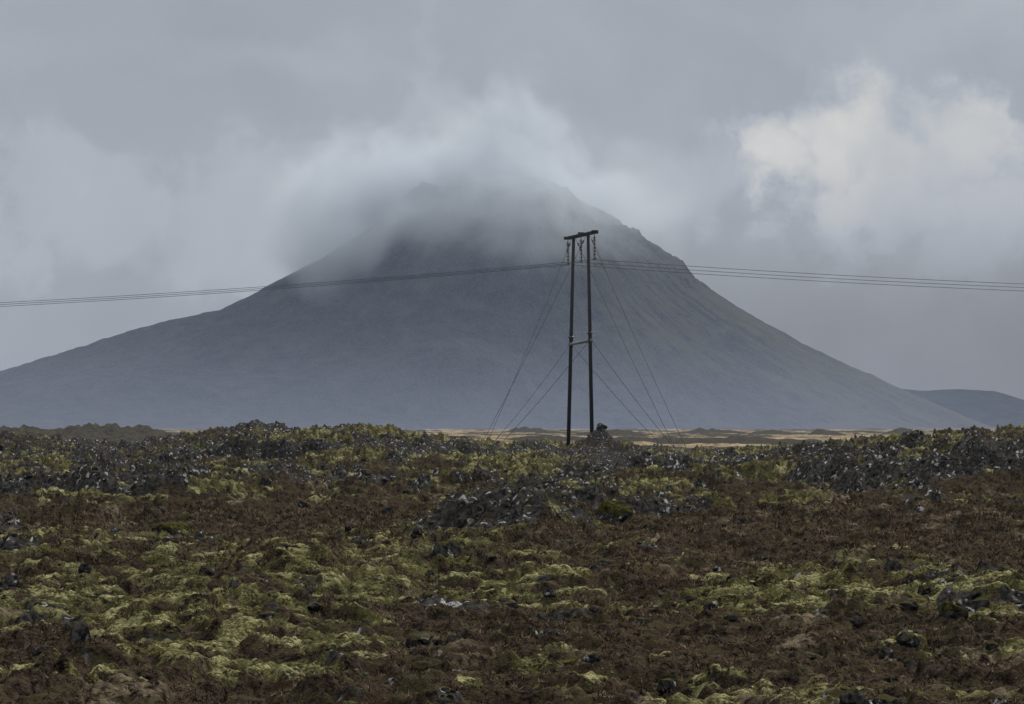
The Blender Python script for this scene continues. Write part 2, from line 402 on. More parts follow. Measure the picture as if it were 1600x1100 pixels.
def ground_material():
    m, t, b, out = new_mat('lava_heath_ground')
    P = t.n('ShaderNodeNewGeometry').outputs['Position']
    moss, rock, lich, pale, lit_tips = (attr(t, k) for k in ('moss', 'rock', 'lichen', 'pale', 'lit_tips'))
    n1 = t.noise(P, 1.6, 4, .6); n2 = t.noise(P, 8, 4, .65); n3 = t.noise(P, 30, 3, .7); n4 = t.noise(P, .45, 3, .5)
    mc = t.mix(t.ss(t.m('ADD', t.m('MULTIPLY', n2, .5), t.m('MULTIPLY', n1, .5)), .36, .64), (.013, .0125, .0065), (.086, .083, .034))
    mc = t.mix(t.m('MULTIPLY', t.ss(n4, .46, .66), .6), mc, (.045, .048, .025))
    mc = t.mix(t.m('MULTIPLY', t.ss(n3, .50, .68), .7), mc, (.21, .192, .08))
    mc = t.mix(t.m('MULTIPLY', lit_tips, t.ss(t.m('ADD', t.m('MULTIPLY', n2, .5), t.m('MULTIPLY', n3, .5)), .42, .58)), mc, (.36, .34, .18))  # pale tip colour doubles as painted light on the crowns
    hc = t.mix(t.ss(t.m('ADD', t.m('MULTIPLY', n2, .5), t.m('MULTIPLY', n3, .5)), .38, .62), (.0065, .0056, .0048), (.070, .053, .039))
    hc = t.mix(t.m('MULTIPLY', t.ss(n1, .52, .70), .45), hc, (.062, .042, .027))
    hc = t.mix(t.m('MULTIPLY', t.m('MULTIPLY', pale, t.ss(n2, .35, .65)), .75), hc, (.24, .20, .14))
    hc = t.mix(t.m('MULTIPLY', t.ss(t.noise(t.v('MULTIPLY', P, (1, 1, 3)), 2.2, 4, .65), .50, .62), .55), hc, (.060, .055, .026))
    rc = t.mix(t.ss(n2, .35, .68), ROCK_D, ROCK_L)
    l1 = t.noise(P, 5.0, 2, .5)
    rc = t.mix(t.m('MULTIPLY', t.ss(t.m('ADD', l1, t.m('MULTIPLY', lich, .06)), .62, .68), t.ss(n3, .36, .5)), rc, LICHEN)
    nm = t.m('ADD', t.m('MULTIPLY', t.m('SUBTRACT', n2, .5), 2.0), t.m('MULTIPLY', t.m('SUBTRACT', n3, .5), 1.2))
    c = t.mix(t.ss(t.m('ADD', t.m('MULTIPLY', moss, .92), nm), .28, .72), hc, mc)
    rc = t.mix(t.m('MULTIPLY', t.ss(t.noise(P, 1.1, 4, .65), .46, .58), t.ss(lit_tips, -.3, .8)), rc, (.045, .038, .019))
    c = t.mix(t.ss(t.m('ADD', rock, t.m('MULTIPLY', t.m('SUBTRACT', n2, .5), .7)), .42, .60), c, rc)
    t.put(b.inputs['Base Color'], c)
    b.inputs['Roughness'].default_value = .95
    bump(t, b, t.m('ADD', n3, t.m('MULTIPLY', n2, 1.5)), .06, .8)
    return m
def rock_material():
    m, t, b, out = new_mat('lava_rock')
    P = t.n('ShaderNodeNewGeometry').outputs['Position']
    n1 = t.noise(P, 3.0, 3, .6); n2 = t.noise(P, 14, 4, .65); n3 = t.noise(P, 5.5, 2, .5)
    rc = t.mix(t.ss(n2, .35, .68), ROCK_D, ROCK_L)
    rc = t.mix(t.m('MULTIPLY', t.ss(n3, .58, .64), t.ss(n2, .42, .58)), rc, LICHEN)
    nz = t.sep(t.n('ShaderNodeNewGeometry').outputs['Normal'])[2]
    rc = t.mix(t.m('MULTIPLY', t.ss(t.m('ADD', nz, t.m('MULTIPLY', t.m('SUBTRACT', n1, .5), 1.9)), .62, .92), .9), rc, (.055, .049, .020))
    t.put(b.inputs['Base Color'], rc); b.inputs['Roughness'].default_value = .85
    bump(t, b, n2, .05, .8)
    return m
def moss_material():
    m, t, b, out = new_mat('moss')
    P = t.n('ShaderNodeNewGeometry').outputs['Position']
    n2 = t.noise(P, 10, 4, .65); n3 = t.noise(P, 35, 3, .7)
    c = t.mix(t.ss(n2, .36, .64), (.012, .012, .005), (.075, .072, .022))
    c = t.mix(t.m('MULTIPLY', t.ss(n3, .52, .75), .5), c, (.17, .16, .07))
    t.put(b.inputs['Base Color'], c); b.inputs['Roughness'].default_value = .95
    bump(t, b, n3, .04, .8)
    return m
def plain_material():
    m, t, b, out = new_mat('sunlit_grass_plain')
    P = t.n('ShaderNodeNewGeometry').outputs['Position']
    S = t.v('MULTIPLY', P, (1, .22, 1))
    n1 = t.noise(S, .02, 5, .65); n2 = t.noise(S, .14, 5, .7); n3 = t.noise(P, .9, 3, .7)
    rock = attr(t, 'rock')
    c = t.mix(t.ss(n2, .38, .62), (.10, .075, .045), (.30, .235, .145))  # tan dry grass, its paleness standing in for sunlight on the plain
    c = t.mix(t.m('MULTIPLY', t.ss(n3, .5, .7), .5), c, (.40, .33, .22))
    r = t.mix(t.ss(n3, .4, .62), (.026, .024, .022), (.062, .055, .036))
    f = t.ss(t.m('ADD', rock, t.m('MULTIPLY', t.m('SUBTRACT', n2, .5), 1.3)), .35, .60)
    f = t.m('MAXIMUM', f, t.m('MULTIPLY', t.ss(n1, .50, .62), t.ss(n3, .3, .5)))
    c = t.mix(f, c, r)
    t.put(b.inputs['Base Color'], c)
    bump(t, b, n3, .5, .6)
    return m
def mountain_material():
    m, t, b, out = new_mat('gravel_mountain')
    P = t.n('ShaderNodeNewGeometry').outputs['Position']
    n1 = t.noise(P, .008, 5, .6); n2 = t.noise(P, .05, 5, .65); n3 = t.noise(P, .5, 4, .75)
    gul = attr(t, 'streak'); right = attr(t, 'right')
    c = t.mix(t.ss(n2, .3, .7), (.013, .015, .021), (.038, .039, .046))
    green = t.m('MULTIPLY', right, t.ss(t.m('ADD', t.m('MULTIPLY', gul, .7), t.m('MULTIPLY', n1, .6)), .42, .78))
    c = t.mix(t.m('MULTIPLY', green, .55), c, (.080, .077, .050))
    c = t.mix(t.m('MULTIPLY', t.ss(n3, .45, .66), .6), c, (.11, .108, .105))
    c = t.mix(t.m('MULTIPLY', t.ss(t.noise(t.v('MULTIPLY', P, (1, 1, .45)), .022, 5, .6, 1.0), .50, .66), .45), c, (.070, .066, .064))
    sp = t.noise(P, 1.1, 2, .5)
    c = t.mix(t.ss(sp, .74, .80), c, (.40, .39, .37))
    t.put(b.inputs['Base Color'], c)
    bump(t, b, t.m('ADD', n3, t.m('MULTIPLY', n2, 2)), 2.0, .7)
    return m
def hill_material():
    m, t, b, out = new_mat('dark_hill')
    P = t.n('ShaderNodeNewGeometry').outputs['Position']
    c = t.mix(t.ss(t.noise(P, .06, 5, .65), .35, .65), (.008, .009, .012), (.030, .030, .026))
    t.put(b.inputs['Base Color'], c)
    return m
def plain_mat(name, col, rough=.6, spec=.3, metal=0, var=.35, scale=6):
    m, t, b, out = new_mat(name)
    P = t.n('ShaderNodeNewGeometry').outputs['Position']
    n = t.noise(t.v('MULTIPLY', P, (1, 1, .15)), scale, 4, .6)
    t.put(b.inputs['Base Color'], t.mix(n, tuple(c * (1 - var) for c in col), tuple(c * (1 + var) for c in col)))
    b.inputs['Roughness'].default_value = rough; b.inputs['Specular IOR Level'].default_value = spec; b.inputs['Metallic'].default_value = metal
    return m
M_HILL = hill_material()
M_GROUND, M_ROCK, M_MOSS, M_PLAIN, M_MTN = ground_material(), rock_material(), moss_material(), plain_material(), mountain_material()
M_POLE = plain_mat('tarred_timber', (.030, .030, .033), .85, .1)
M_STEEL = plain_mat('galvanised_steel', (.16, .17, .18), .5, .4)
M_WIRE = plain_mat('wire', (.035, .036, .04), .6, .3)
M_CERAMIC = plain_mat('brown_glaze', (.035, .03, .028), .35, .5)
M_GLINT = plain_mat('glass_glint', (.24, .27, .27), .25, .6, var=.1)  # pale disc colour paints the glints on the insulator glass

# ------------------------------------------------------------------ ground near the road up to the crest
def axis(step_lo, lo, hi, limit, growth):
    a = [lo]
    while a[-1] < hi: a.append(a[-1] + step_lo)
    r = list(a); s = step_lo
    while r[-1] < limit: s *= growth; r.append(r[-1] + s)
    l = [r_ for r_ in r]
    return np.array(l)
U = axis(0.000165, 0.0, 0.100, 1.2, 1.18); U = np.concatenate([-U[::-1], U[1:]])
rows = [26.0]
while rows[-1] < 42: rows.append(rows[-1] + .5)
while rows[-1] < 520: rows.append(rows[-1] * 1.0011)
while rows[-1] < 900: rows.append(rows[-1] * 1.008)
R_ = np.array(rows)
UU, RR = np.meshgrid(U, R_)
GX, GY = UU * RR, RR
GZ, AM, AR, AL, AP, AT = terrain(GX, GY)
# measured outline of the lava crest against the plain; the crest is raised or lowered bodily to follow it
OUT = np.array([(-400, 676), (0, 676), (60, 680), (140, 686), (200, 690), (240, 683), (300, 675), (340, 668), (400, 659), (440, 663), (470, 667), (500, 666), (560, 662), (610, 666), (640, 674), (700, 680), (745, 685), (790, 689),
                (850, 687), (880, 690), (900, 686), (925, 679), (940, 677), (960, 683), (990, 692), (1070, 700), (1150, 698), (1200, 695), (1260, 691), (1300, 687), (1350, 682), (1400, 677), (1450, 673), (1500, 670), (1550, 668), (1600, 663), (1800, 660)], float)
_px = 800 + np.arctan(U) / K
_D = np.interp(_px, CR[:, 0], CR[:, 2])
for _ in range(3):
    ang = HOR + (CAMZ - GZ) / GY / K
    zone = (GY > .55 * _D[None]) & (GY < 1.25 * _D[None])
    sky_row = np.where(zone, ang, 9e9).min(0)
    inf = np.abs(_px - 800) < 950
    pad = 14
    sm = sky_row.copy(); idx = np.where(inf)[0]
    for j in idx: sm[j] = np.median(sky_row[max(j - pad, 0):j + pad + 1])
    sm[idx] = np.convolve(np.pad(sm[idx], 20, 'edge'), np.ones(41) / 41, 'valid')
    corr = np.interp(_px, OUT[:, 0], OUT[:, 1]) - sm
    corr = np.where(inf, corr, 0) * (1 - sst(np.abs(_px - 800), 860, 950))
    GZ = GZ - (corr * K * _D)[None] * sst(GY, .42 * _D[None], .92 * _D[None])
gslope = np.abs(np.gradient(GZ, axis=0) / np.gradient(GY, axis=0))
steep = sst(gslope, .9, 1.8) * sst(GY, 44, 60)
ground = grid_object('ground', GX, GY, GZ, M_GROUND, dict(moss=AM, rock=np.maximum(AR, steep * .75), lichen=AL, pale=AP, lit_tips=AT))
tag(ground, kind='structure')
def ground_z(x, y):
    x = np.asarray(x, float); y = np.asarray(y, float)
    fr = np.interp(y, R_, np.arange(len(R_))); fu = np.interp(x / y, U, np.arange(len(U)))
    i = np.clip(fr.astype(int), 0, len(R_) - 2); j = np.clip(fu.astype(int), 0, len(U) - 2)
    a = fr - i; b_ = fu - j
    return (GZ[i, j] * (1 - a) * (1 - b_) + GZ[i + 1, j] * a * (1 - b_) + GZ[i, j + 1] * (1 - a) * b_ + GZ[i + 1, j + 1] * a * b_)
def ground_attr(A_, x, y):
    i = np.clip(np.round(np.interp(y, R_, np.arange(len(R_)))).astype(int), 0, len(R_) - 1)
    j = np.clip(np.round(np.interp(x / y, U, np.arange(len(U)))).astype(int), 0, len(U) - 1)
    return A_[i, j]

# ------------------------------------------------------------------ plain between the crest and the mountain
U2 = axis(0.0004, 0.0, 0.105, 1.0, 1.2); U2 = np.concatenate([-U2[::-1], U2[1:]])
r2 = [890.0]
while r2[-1] < 5400: r2.append(r2[-1] * 1.0035)
while r2[-1] < 9500: r2.append(r2[-1] * 1.03)
UU, RR = np.meshgrid(U2, np.array(r2)); PX, PY = UU * RR, RR
pb = fbm(PX / 60, PY / 160, 5, 201, .55); pf = fbm(PX / 14, PY / 30, 5, 207, .62)
PZ = -0.15 + np.clip(pb, 0, 1) * 2.2 * sst(PY, 950, 1300) + np.clip(pf, 0, 1) * 1.3
prock = sst(pb, .10, .32)
for (cx, D, wd, dd, hh) in ((70, 1250, 110, 70, 2.9), (235, 1300, 70, 60, 2.9), (150, 1260, 150, 60, 2.0), (-60, 1250, 120, 60, 2.6), (640, 1500, 60, 60, 2.0), (1010, 1750, 180, 90, 1.3), (1180, 1600, 160, 90, 1.4), (860, 1900, 60, 60, 1.6),
                            (960, 2500, 60, 60, 2.4), (1290, 2600, 26, 40, 3.2), (1110, 3000, 60, 60, 2.6), (1410, 2700, 30, 40, 3.6), (820, 3100, 36, 50, 4.0), (1200, 2900, 40, 50, 2.2), (60, 2600, 40, 50, 2.6)):
    cxm = math.tan((cx - 800) * K) * D
    q = ((PX - cxm) / (wd * K * D)) ** 2 + ((PY - D) / dd) ** 2
    g = np.exp(-q * 1.2)
    PZ = PZ + hh * g * (1 + .5 * pf + .45 * fbm(PX / 4, PY / 8, 3, 211)); prock = np.maximum(prock, sst(g, .1, .3))
PZ = PZ * sst(PY, 880, 1050) - .4 * (1 - sst(PY, 880, 1050))
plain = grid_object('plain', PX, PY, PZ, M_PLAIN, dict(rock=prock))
tag(plain, kind='structure')
# the same lava flats carried round behind the viewpoint
me_x, me_y = np.meshgrid(np.linspace(-7000, 7000, 60), np.linspace(-1500, 30, 16))
flat = grid_object('ground_behind', me_x, me_y, ZN - .6 + fbm(me_x / 200, me_y / 200, 3, 5) * .3, M_GROUND,
                   dict(moss=me_x * 0 + .5, rock=me_x * 0, lichen=me_x * 0, pale=me_x * 0 + .3, lit_tips=me_x * 0 + .4))
tag(flat, kind='structure')

# ------------------------------------------------------------------ mountain
MY = 6000.0; S = K * MY
RP = np.array([(0, 384), (60, 384), (110, 376), (150, 352), (190, 326), (228, 304), (250, 290), (280, 268), (298, 257), (320, 231), (380, 190), (480, 134), (560, 95), (630, 64), (700, 33), (760, 9), (800, -6), (2500, -30)], float)
LP = np.array([(0, 384), (60, 384), (115, 376), (170, 332), (210, 300), (270, 264), (350, 223), (400, 196), (425, 185), (470, 174), (525, 164), (590, 144), (650, 124), (770, 88), (900, 50), (1000, 26), (1150, -6), (2500, -30)], float)
FP = np.array([(0, 384), (60, 384), (110, 372), (160, 330), (250, 262), (350, 185), (450, 120), (540, 70), (620, 34), (700, 8), (760, -8), (2500, -30)], float)
th = np.concatenate([np.linspace(-math.pi, 0, 1000), np.linspace(0, math.pi, 160)[1:]])
rr = np.concatenate([np.linspace(0, 560, 430), np.linspace(560, 1100, 110)[1:]])
TH, RD = np.meshgrid(th, rr)
cx0 = (770 - 800) * S
ct, st = np.cos(TH), np.sin(TH)
wr = np.clip(ct, 0, 1) ** 2; wl = np.clip(-ct, 0, 1) ** 2; wf = 1 - wr - wl
rp = RD / S
Hh = wr * np.interp(rp, RP[:, 0], RP[:, 1]) + wl * np.interp(rp, LP[:, 0], LP[:, 1]) + wf * np.interp(rp, FP[:, 0], FP[:, 1])
MX, MYY = cx0 + RD * ct, MY + RD * st
MZ = Hh * S
env = sst(RD, 60, 180) * (1 - sst(RD, 420, 620))
gn = fbm(TH * 9 + fbm(MX / 160, MYY / 160, 2, 301) * .5, RD / 260, 5, 303, .6)
gn2 = fbm(TH * 30 + gn * .6, RD / 120, 4, 309, .6)
MZ = MZ + env * (gn * 3 + gn2 * .7)
crag = sst(RD, 120, 160) * (1 - sst(RD, 215, 240)) * sst(ct, .55, .95)
MZ = MZ + crag * (np.abs(fbm(MX / 24, MYY / 24, 4, 311, .6)) * 12 - 2)
MZ = MZ + fbm(MX / 55, MYY / 55, 4, 331, .6) * 16 * (1 - sst(RD, 90, 190))
MZ = MZ + fbm(MX / 26, MYY / 26, 5, 313, .6) * 2.6 * (1 - sst(RD, 500, 900))
# low foothills at the near foot
for (px_, D, w_, h_) in ((705, 5640, 52, 30), (640, 5600, 60, 17), (90, 5650, 120, 20), (260, 5620, 90, 13), (480, 5600, 90, 12)):
    xm = (px_ - 800) * K * D
    MZ = MZ + h_ * np.exp(-((MX - xm) / w_) ** 2 - ((MYY - D) / (w_ * .9)) ** 2)
mtn = grid_object('mountain', MX, MYY, MZ, M_MTN, dict(streak=np.clip(gn * .9 + gn2 * .5 + .5, 0, 1), right=sst(ct - .15 * (RD / 300 - 1), .12, .75)))
tag(mtn, kind='structure')
HX, HY = np.meshgrid(np.linspace(-420, 520, 260), np.linspace(-300, 300, 120))
hp = np.array([(-420, -8), (-300, 14), (-160, 36), (-90, 44), (-39, 47.5), (-5, 45), (40, 47.5), (80, 44), (116, 34), (178, 16), (260, 2), (340, -8), (520, -10)], float)
hz = np.interp(HX, hp[:, 0], hp[:, 1]) * np.exp(-(HY / 150) ** 2) - 4 * sst(np.abs(HY), 100, 300)
hz = hz + fbm(HX / 60, HY / 60, 5, 321, .55) * 2.0
hill = grid_object('hill', HX + 650 * K * 6900, HY + 6900, hz, M_HILL, dict(streak=np.clip(fbm(HX / 40, HY / 160, 4, 323) + .5, 0, 1), right=HX * 0 + .35))
tag(hill, kind='structure')

# ------------------------------------------------------------------ cloud round the summit (a volume) and haze
def summit_cloud():
    m = bpy.data.materials.new('summit_cloud'); m.use_nodes = True
    t = NT(m.node_tree)
    out = t.n('ShaderNodeOutputMaterial'); v = t.n('ShaderNodeVolumePrincipled')
    t.nt.links.new(v.outputs[0], out.inputs['Volume'])
    P = t.n('ShaderNodeNewGeometry').outputs['Position']
    x, y, z = t.sep(P)
    n = t.noise(t.v('MULTIPLY', P, (1, .3, 1)), 1 / 130, 6, .6, .25)
    low = t.noise(P, 1 / 420, 1, .5)
    # underside of the cloud: lower on the left, lifting to the right
    lift = t.m('ADD', t.m('MULTIPLY', x, .13), 152)
    lift = t.m('ADD', lift, t.ss(t.m('ABSOLUTE', t.m('ADD', x, 20)), 190, 300, 0, 90))
    lift = t.m('ADD', lift, t.m('MULTIPLY', t.m('SUBTRACT', low, .5), 70))
    hgt = t.m('SUBTRACT', z, lift)
    hgt = t.m('ADD', hgt, t.m('MULTIPLY', t.m('SUBTRACT', n, .5), 350))
    den = t.m('POWER', t.ss(hgt, -10, 130), 1.4)
    rho = t.v('LENGTH', t.v('MULTIPLY', t.v('SUBTRACT', P, (-10, MY, 0)), (1, 1, 0)))
    r = t.m('ADD', t.m('DIVIDE', rho, 395), t.m('MULTIPLY', t.m('SUBTRACT', z, 150), .0040))
    den = t.m('MULTIPLY', den, t.ss(t.m('ADD', r, t.m('MULTIPLY', t.m('SUBTRACT', n, .5), 1.3)), .95, .35))
    den = t.m('MULTIPLY', den, 0.048)
    t.put(v.inputs['Density'], den)
    v.inputs['Color'].default_value = (.60, .65, .71, 1); v.inputs['Anisotropy'].default_value = 0.4
    m.cycles.volume_sampling = 'MULTIPLE_IMPORTANCE' if hasattr(m.cycles, 'volume_sampling') else m.cycles.volume_sampling
    X0, X1, Y0, Y1, Z0, Z1 = -440, 400, MY - 430, MY + 420, 95, 470
    V = [(a, b, c) for a in (X0, X1) for b in (Y0, Y1) for c in (Z0, Z1)]
    F = [(0, 1, 3, 2), (4, 6, 7, 5), (0, 4, 5, 1), (2, 3, 7, 6), (0, 2, 6, 4), (1, 5, 7, 3)]
    o = tri_object('cloud', V, F, m); tag(o, kind='stuff')
    m.cycles.volume_step_rate = 0.4
summit_cloud()
def ground_mist():
    m = bpy.data.materials.new('ground_mist'); m.use_nodes = True
    t = NT(m.node_tree)
    out = t.n('ShaderNodeOutputMaterial'); v = t.n('ShaderNodeVolumePrincipled')
    t.nt.links.new(v.outputs[0], out.inputs['Volume'])
    xs, ys, z = t.sep(t.n('ShaderNodeNewGeometry').outputs['Position'])
    t.put(v.inputs['Density'], t.m('MULTIPLY', t.m('POWER', t.ss(z, 130, -20), 1.5), t.ss(xs, 620, 200, .25e-4, 1.9e-4)))
    v.inputs['Color'].default_value = (.60, .72, 1.0, 1)
    X0, X1, Y0, Y1, Z0, Z1 = -2600, 2600, 4300, 5750, -20, 132
    V = [(a, b, c) for a in (X0, X1) for b in (Y0, Y1) for c in (Z0, Z1)]
    F = [(0, 1, 3, 2), (4, 6, 7, 5), (0, 4, 5, 1), (2, 3, 7, 6), (0, 2, 6, 4), (1, 5, 7, 3)]
    o = tri_object('low_mist', V, F, m); tag(o, kind='stuff')
ground_mist()
def haze():
    m = bpy.data.materials.new('haze'); m.use_nodes = True
    t = NT(m.node_tree)
    out = t.n('ShaderNodeOutputMaterial'); v = t.n('ShaderNodeVolumePrincipled')
    t.nt.links.new(v.outputs[0], out.inputs['Volume'])
    v.inputs['Density'].default_value = 2.6e-5; v.inputs['Color'].default_value = (.55, .70, 1.0, 1)
    v.inputs['Anisotropy'].default_value = .1
    X0, X1, Y0, Y1, Z0, Z1 = -9600, 9600, -1600, 9600, -26, 490
    V = [(a, b, c) for a in (X0, X1) for b in (Y0, Y1) for c in (Z0, Z1)]
    F = [(0, 1, 3, 2), (4, 6, 7, 5), (0, 4, 5, 1), (2, 3, 7, 6), (0, 2, 6, 4), (1, 5, 7, 3)]
    o = tri_object('haze', V, F, m); tag(o, kind='stuff')
haze()

# ------------------------------------------------------------------ loose lava
def ico(sub):
    import bmesh
    bm = bmesh.new(); bmesh.ops.create_icosphere(bm, subdivisions=sub, radius=1)
    V = np.array([v.co[:] for v in bm.verts]); F = np.array([[v.index for v in f.verts] for f in bm.faces]); bm.free()
    return V, F
def rock_shape(rng, sub, sx=1, sy=1, sz=.8, cuts=9, rough=.10):
    V, F = ico(sub); V = V.copy()
    for _ in range(cuts):
        n = rng.normal(size=3); n /= np.linalg.norm(n); d = rng.uniform(.52, .86)
        s = V @ n; V -= np.outer(np.maximum(s - d, 0), n)
    o = rng.uniform(0, 50, 3)
    a = fbm(V[:, 0] * 2.2 + o[0] + V[:, 2], V[:, 1] * 2.2 + o[1] - V[:, 2] * 1.3, 4, 7)
    V *= (1 + rough * a)[:, None]
    return V * np.array([sx, sy, sz]), F
def scatter_rocks():
    rng = np.random.default_rng(11)
    kinds = [rock_shape(rng, 2 if i < 4 else 1, 1, rng.uniform(.7, 1.1), rng.uniform(.55, .95), 8, .12) for i in range(10)]
    N = 260000
    d = 45 * (480 / 45) ** rng.random(N); u = rng.uniform(-.105, .105, N)
    x = u * d; y = d
    r = ground_attr(AR, x, y)
    w = sst(r, .45, .9) * (.18 + .82 * sst(fbm(x / 3, y / 4, 2, 401), -.2, .4)) + .030
    keep = rng.random(N) < w * (.34 - .24 * sst(y, 150, 300))
    x, y = x[keep], y[keep]
    n = len(x)
    size = .018 + .12 * rng.random(n) ** 5 + .00042 * y * (.25 + 1.9 * rng.random(n) ** 3)
    z = ground_z(x, y) + size * rng.uniform(-.25, .35, n)
    Vs, Fs, off = [], [], 0
    kk = rng.integers(0, len(kinds), n)
    for ki, (V, F) in enumerate(kinds):
        sel = np.where(kk == ki)[0]; m_ = len(sel)
        if not m_: continue
        a = rng.uniform(0, 2 * np.pi, m_); tl = rng.uniform(-.5, .5, m_)
        ca, sa, ctl, stl = np.cos(a), np.sin(a), np.cos(tl), np.sin(tl)
        P = V[None] * size[sel][:, None, None]
        X = P[..., 0]; Yv = P[..., 1] * ctl[:, None] - P[..., 2] * stl[:, None]; Z = P[..., 1] * stl[:, None] + P[..., 2] * ctl[:, None]
        Q = np.stack([X * ca[:, None] - Yv * sa[:, None] + x[sel][:, None], X * sa[:, None] + Yv * ca[:, None] + y[sel][:, None], Z + z[sel][:, None]], -1)
        Vs.append(Q.reshape(-1, 3)); Fs.append((F[None] + (np.arange(m_) * len(V))[:, None, None] + off).reshape(-1, 3)); off += m_ * len(V)
    o = tri_object('lava_rocks', np.concatenate(Vs), np.concatenate(Fs), M_ROCK); tag(o, kind='stuff')
    print('rocks', n)
scatter_rocks()

def hit_ground(px, py):
    d = np.arange(44, 500, .05); x = math.tan((px - 800) * K) * d
    g = ground_z(x, d); ray = CAMZ + (HOR - py) * K * d
    i = np.argmax(g > ray)
    return float(x[i]), float(d[i])

def heath_tufts():
    rng = np.random.default_rng(5)
    N = 130000
    d = np.sqrt(rng.uniform(46 ** 2, 150 ** 2, N)); u = rng.uniform(-.098, .098, N); x = u * d; y = d
    mo = ground_attr(AM, x, y); ro = ground_attr(AR, x, y)
    keep = (rng.random(N) < 1 - .97 * mo) & (ro < .3) & (fbm(x / 1.2, y / 1.6, 3, 501) + rng.uniform(-.3, .3, N) > -.15)
    x, y = x[keep], y[keep]; n = len(x); z = ground_z(x, y) - .01
    B = 7
    ang = rng.uniform(0, 2 * np.pi, (n, B)); lean = rng.uniform(.6, 1.5, (n, B)); ln = rng.uniform(.03, .09, (n, B)) * (.7 + y / 130)[:, None]
    w = .0035 + .00006 * y[:, None]
    bx = x[:, None] + rng.normal(0, .05, (n, B)); by = y[:, None] + rng.normal(0, .05, (n, B)); bz = z[:, None] + 0 * bx
    px_, py_ = -np.sin(ang) * w, np.cos(ang) * w
    tx, ty, tz = bx + np.cos(ang) * np.sin(lean) * ln, by + np.sin(ang) * np.sin(lean) * ln, bz + np.cos(lean) * ln
    V = np.stack([np.stack([bx - px_, by - py_, bz], -1), np.stack([bx + px_, by + py_, bz], -1), np.stack([tx, ty, tz], -1)], 2).reshape(-1, 3)
    F = np.arange(len(V)).reshape(-1, 3)
    tone = np.repeat(np.clip(fbm(x / .8, y / 1.1, 3, 503) * .9 + .35 + rng.normal(0, .22, n), 0, 1), B * 3)
    m, t, b, out = new_mat('dry_heath')
    c = t.mix(attr(t, 'tone'), (.010, .0075, .006), (.24, .185, .125))
    t.put(b.inputs['Base Color'], c)
    o = tri_object('heath_tufts', V, F, m, dict(tone=tone)); tag(o, kind='stuff')
heath_tufts()

BOULDERS = [  # px, py of the foot, half width m, depth, height, moss cap, label
    (130, 1001, .125, .12, .17, False, 'upright rounded dark boulder with a white lichen streak, at the lower left among moss hummocks'),
    (1549, 672, .40, .35, .34, False, 'angular dark boulder alone on the skyline of the right-hand rise'),
    (1487, 962, .20, .16, .16, True, 'broad grey boulder under an overhang of moss at the lower right'),
    (1418, 948, .13, .11, .10, False, 'small dark boulder in bright moss, just left of the broad mossy grey boulder'),
    (940, 688, .46, .46, .42, False, 'round dark boulder crowning the stony knoll beside the power pylon'),
    (888, 1040, .13, .11, .075, True, 'low pale lichened stone with a moss cap, at the bottom centre'),
    (268, 836, .40, .35, .30, True, 'round dark boulder with a moss cap standing in brown heath at the left'),
    (958, 812, .42, .36, .40, True, 'blocky grey boulder capped with moss at the front of the central lava field'),
    (700, 868, .26, .22, .26, False, 'pale spotted boulder in the front of the mossy mound in the middle'),
    (477, 792, .32, .28, .22, False, 'small pointed grey boulder in brown heath below the left ledge'),
    (665, 1004, .22, .16, .12, False, 'long grey boulder white with lichen, in the outcrop at the bottom middle'),
    (490, 949, .12, .10, .07, False, 'white-lichened stone under the moss bank at the lower left of centre'),
    (1404, 682, .26, .24, .16, False, 'flat dark boulder on the skyline left of the tallest skyline boulder'),
    (355, 672, .34, .30, .26, False, 'dark boulder at the left end of the lava heap on the left skyline'),
]
def boulders():
    for i, (px_, py_, a, b_, h_, cap, lab) in enumerate(BOULDERS):
        rng = np.random.default_rng(500 + i)
        x, y = hit_ground(px_, py_) if i not in (1, 4, 12, 13) else (0, 0)
        if i == 1: y = 286; x = math.tan((px_ - 800) * K) * y
        if i == 4: y = 454.6; x = math.tan((px_ - 800) * K) * y
        if i == 12: y = 298; x = math.tan((px_ - 800) * K) * y
        if i == 13: y = 349; x = math.tan((px_ - 800) * K) * y
        V, F = rock_shape(rng, 4, a, b_, h_, 10, .16)
        V[:, 2] += h_ * .38
        root = bpy.data.objects.new('boulder', None); sc.collection.objects.link(root)
        root.location = (x, y, float(ground_z(x, y)) - .02 - .22 * h_)
        root.empty_display_size = .2
        tag(root, lab, 'boulder')
        tri_object('rock', V, F, M_ROCK, smooth=False, parent=root)
        if cap:
            Fc = F; Vc = V.copy(); c0 = V.mean(0)
            edge = c0[2] + h_ * (.18 + .5 * fbm(V[:, 0] / a * 1.6 + i, V[:, 1] / b_ * 1.6, 3, 9))
            w = sst(V[:, 2], edge - .08 * h_, edge + .12 * h_)[:, None]
            Vc = c0 + (V - c0) * (.90 + .20 * w) + np.array([0, 0, .05 * h_]) * w
            tri_object('moss_cap', Vc, Fc, M_MOSS, smooth=True, parent=root)
boulders()

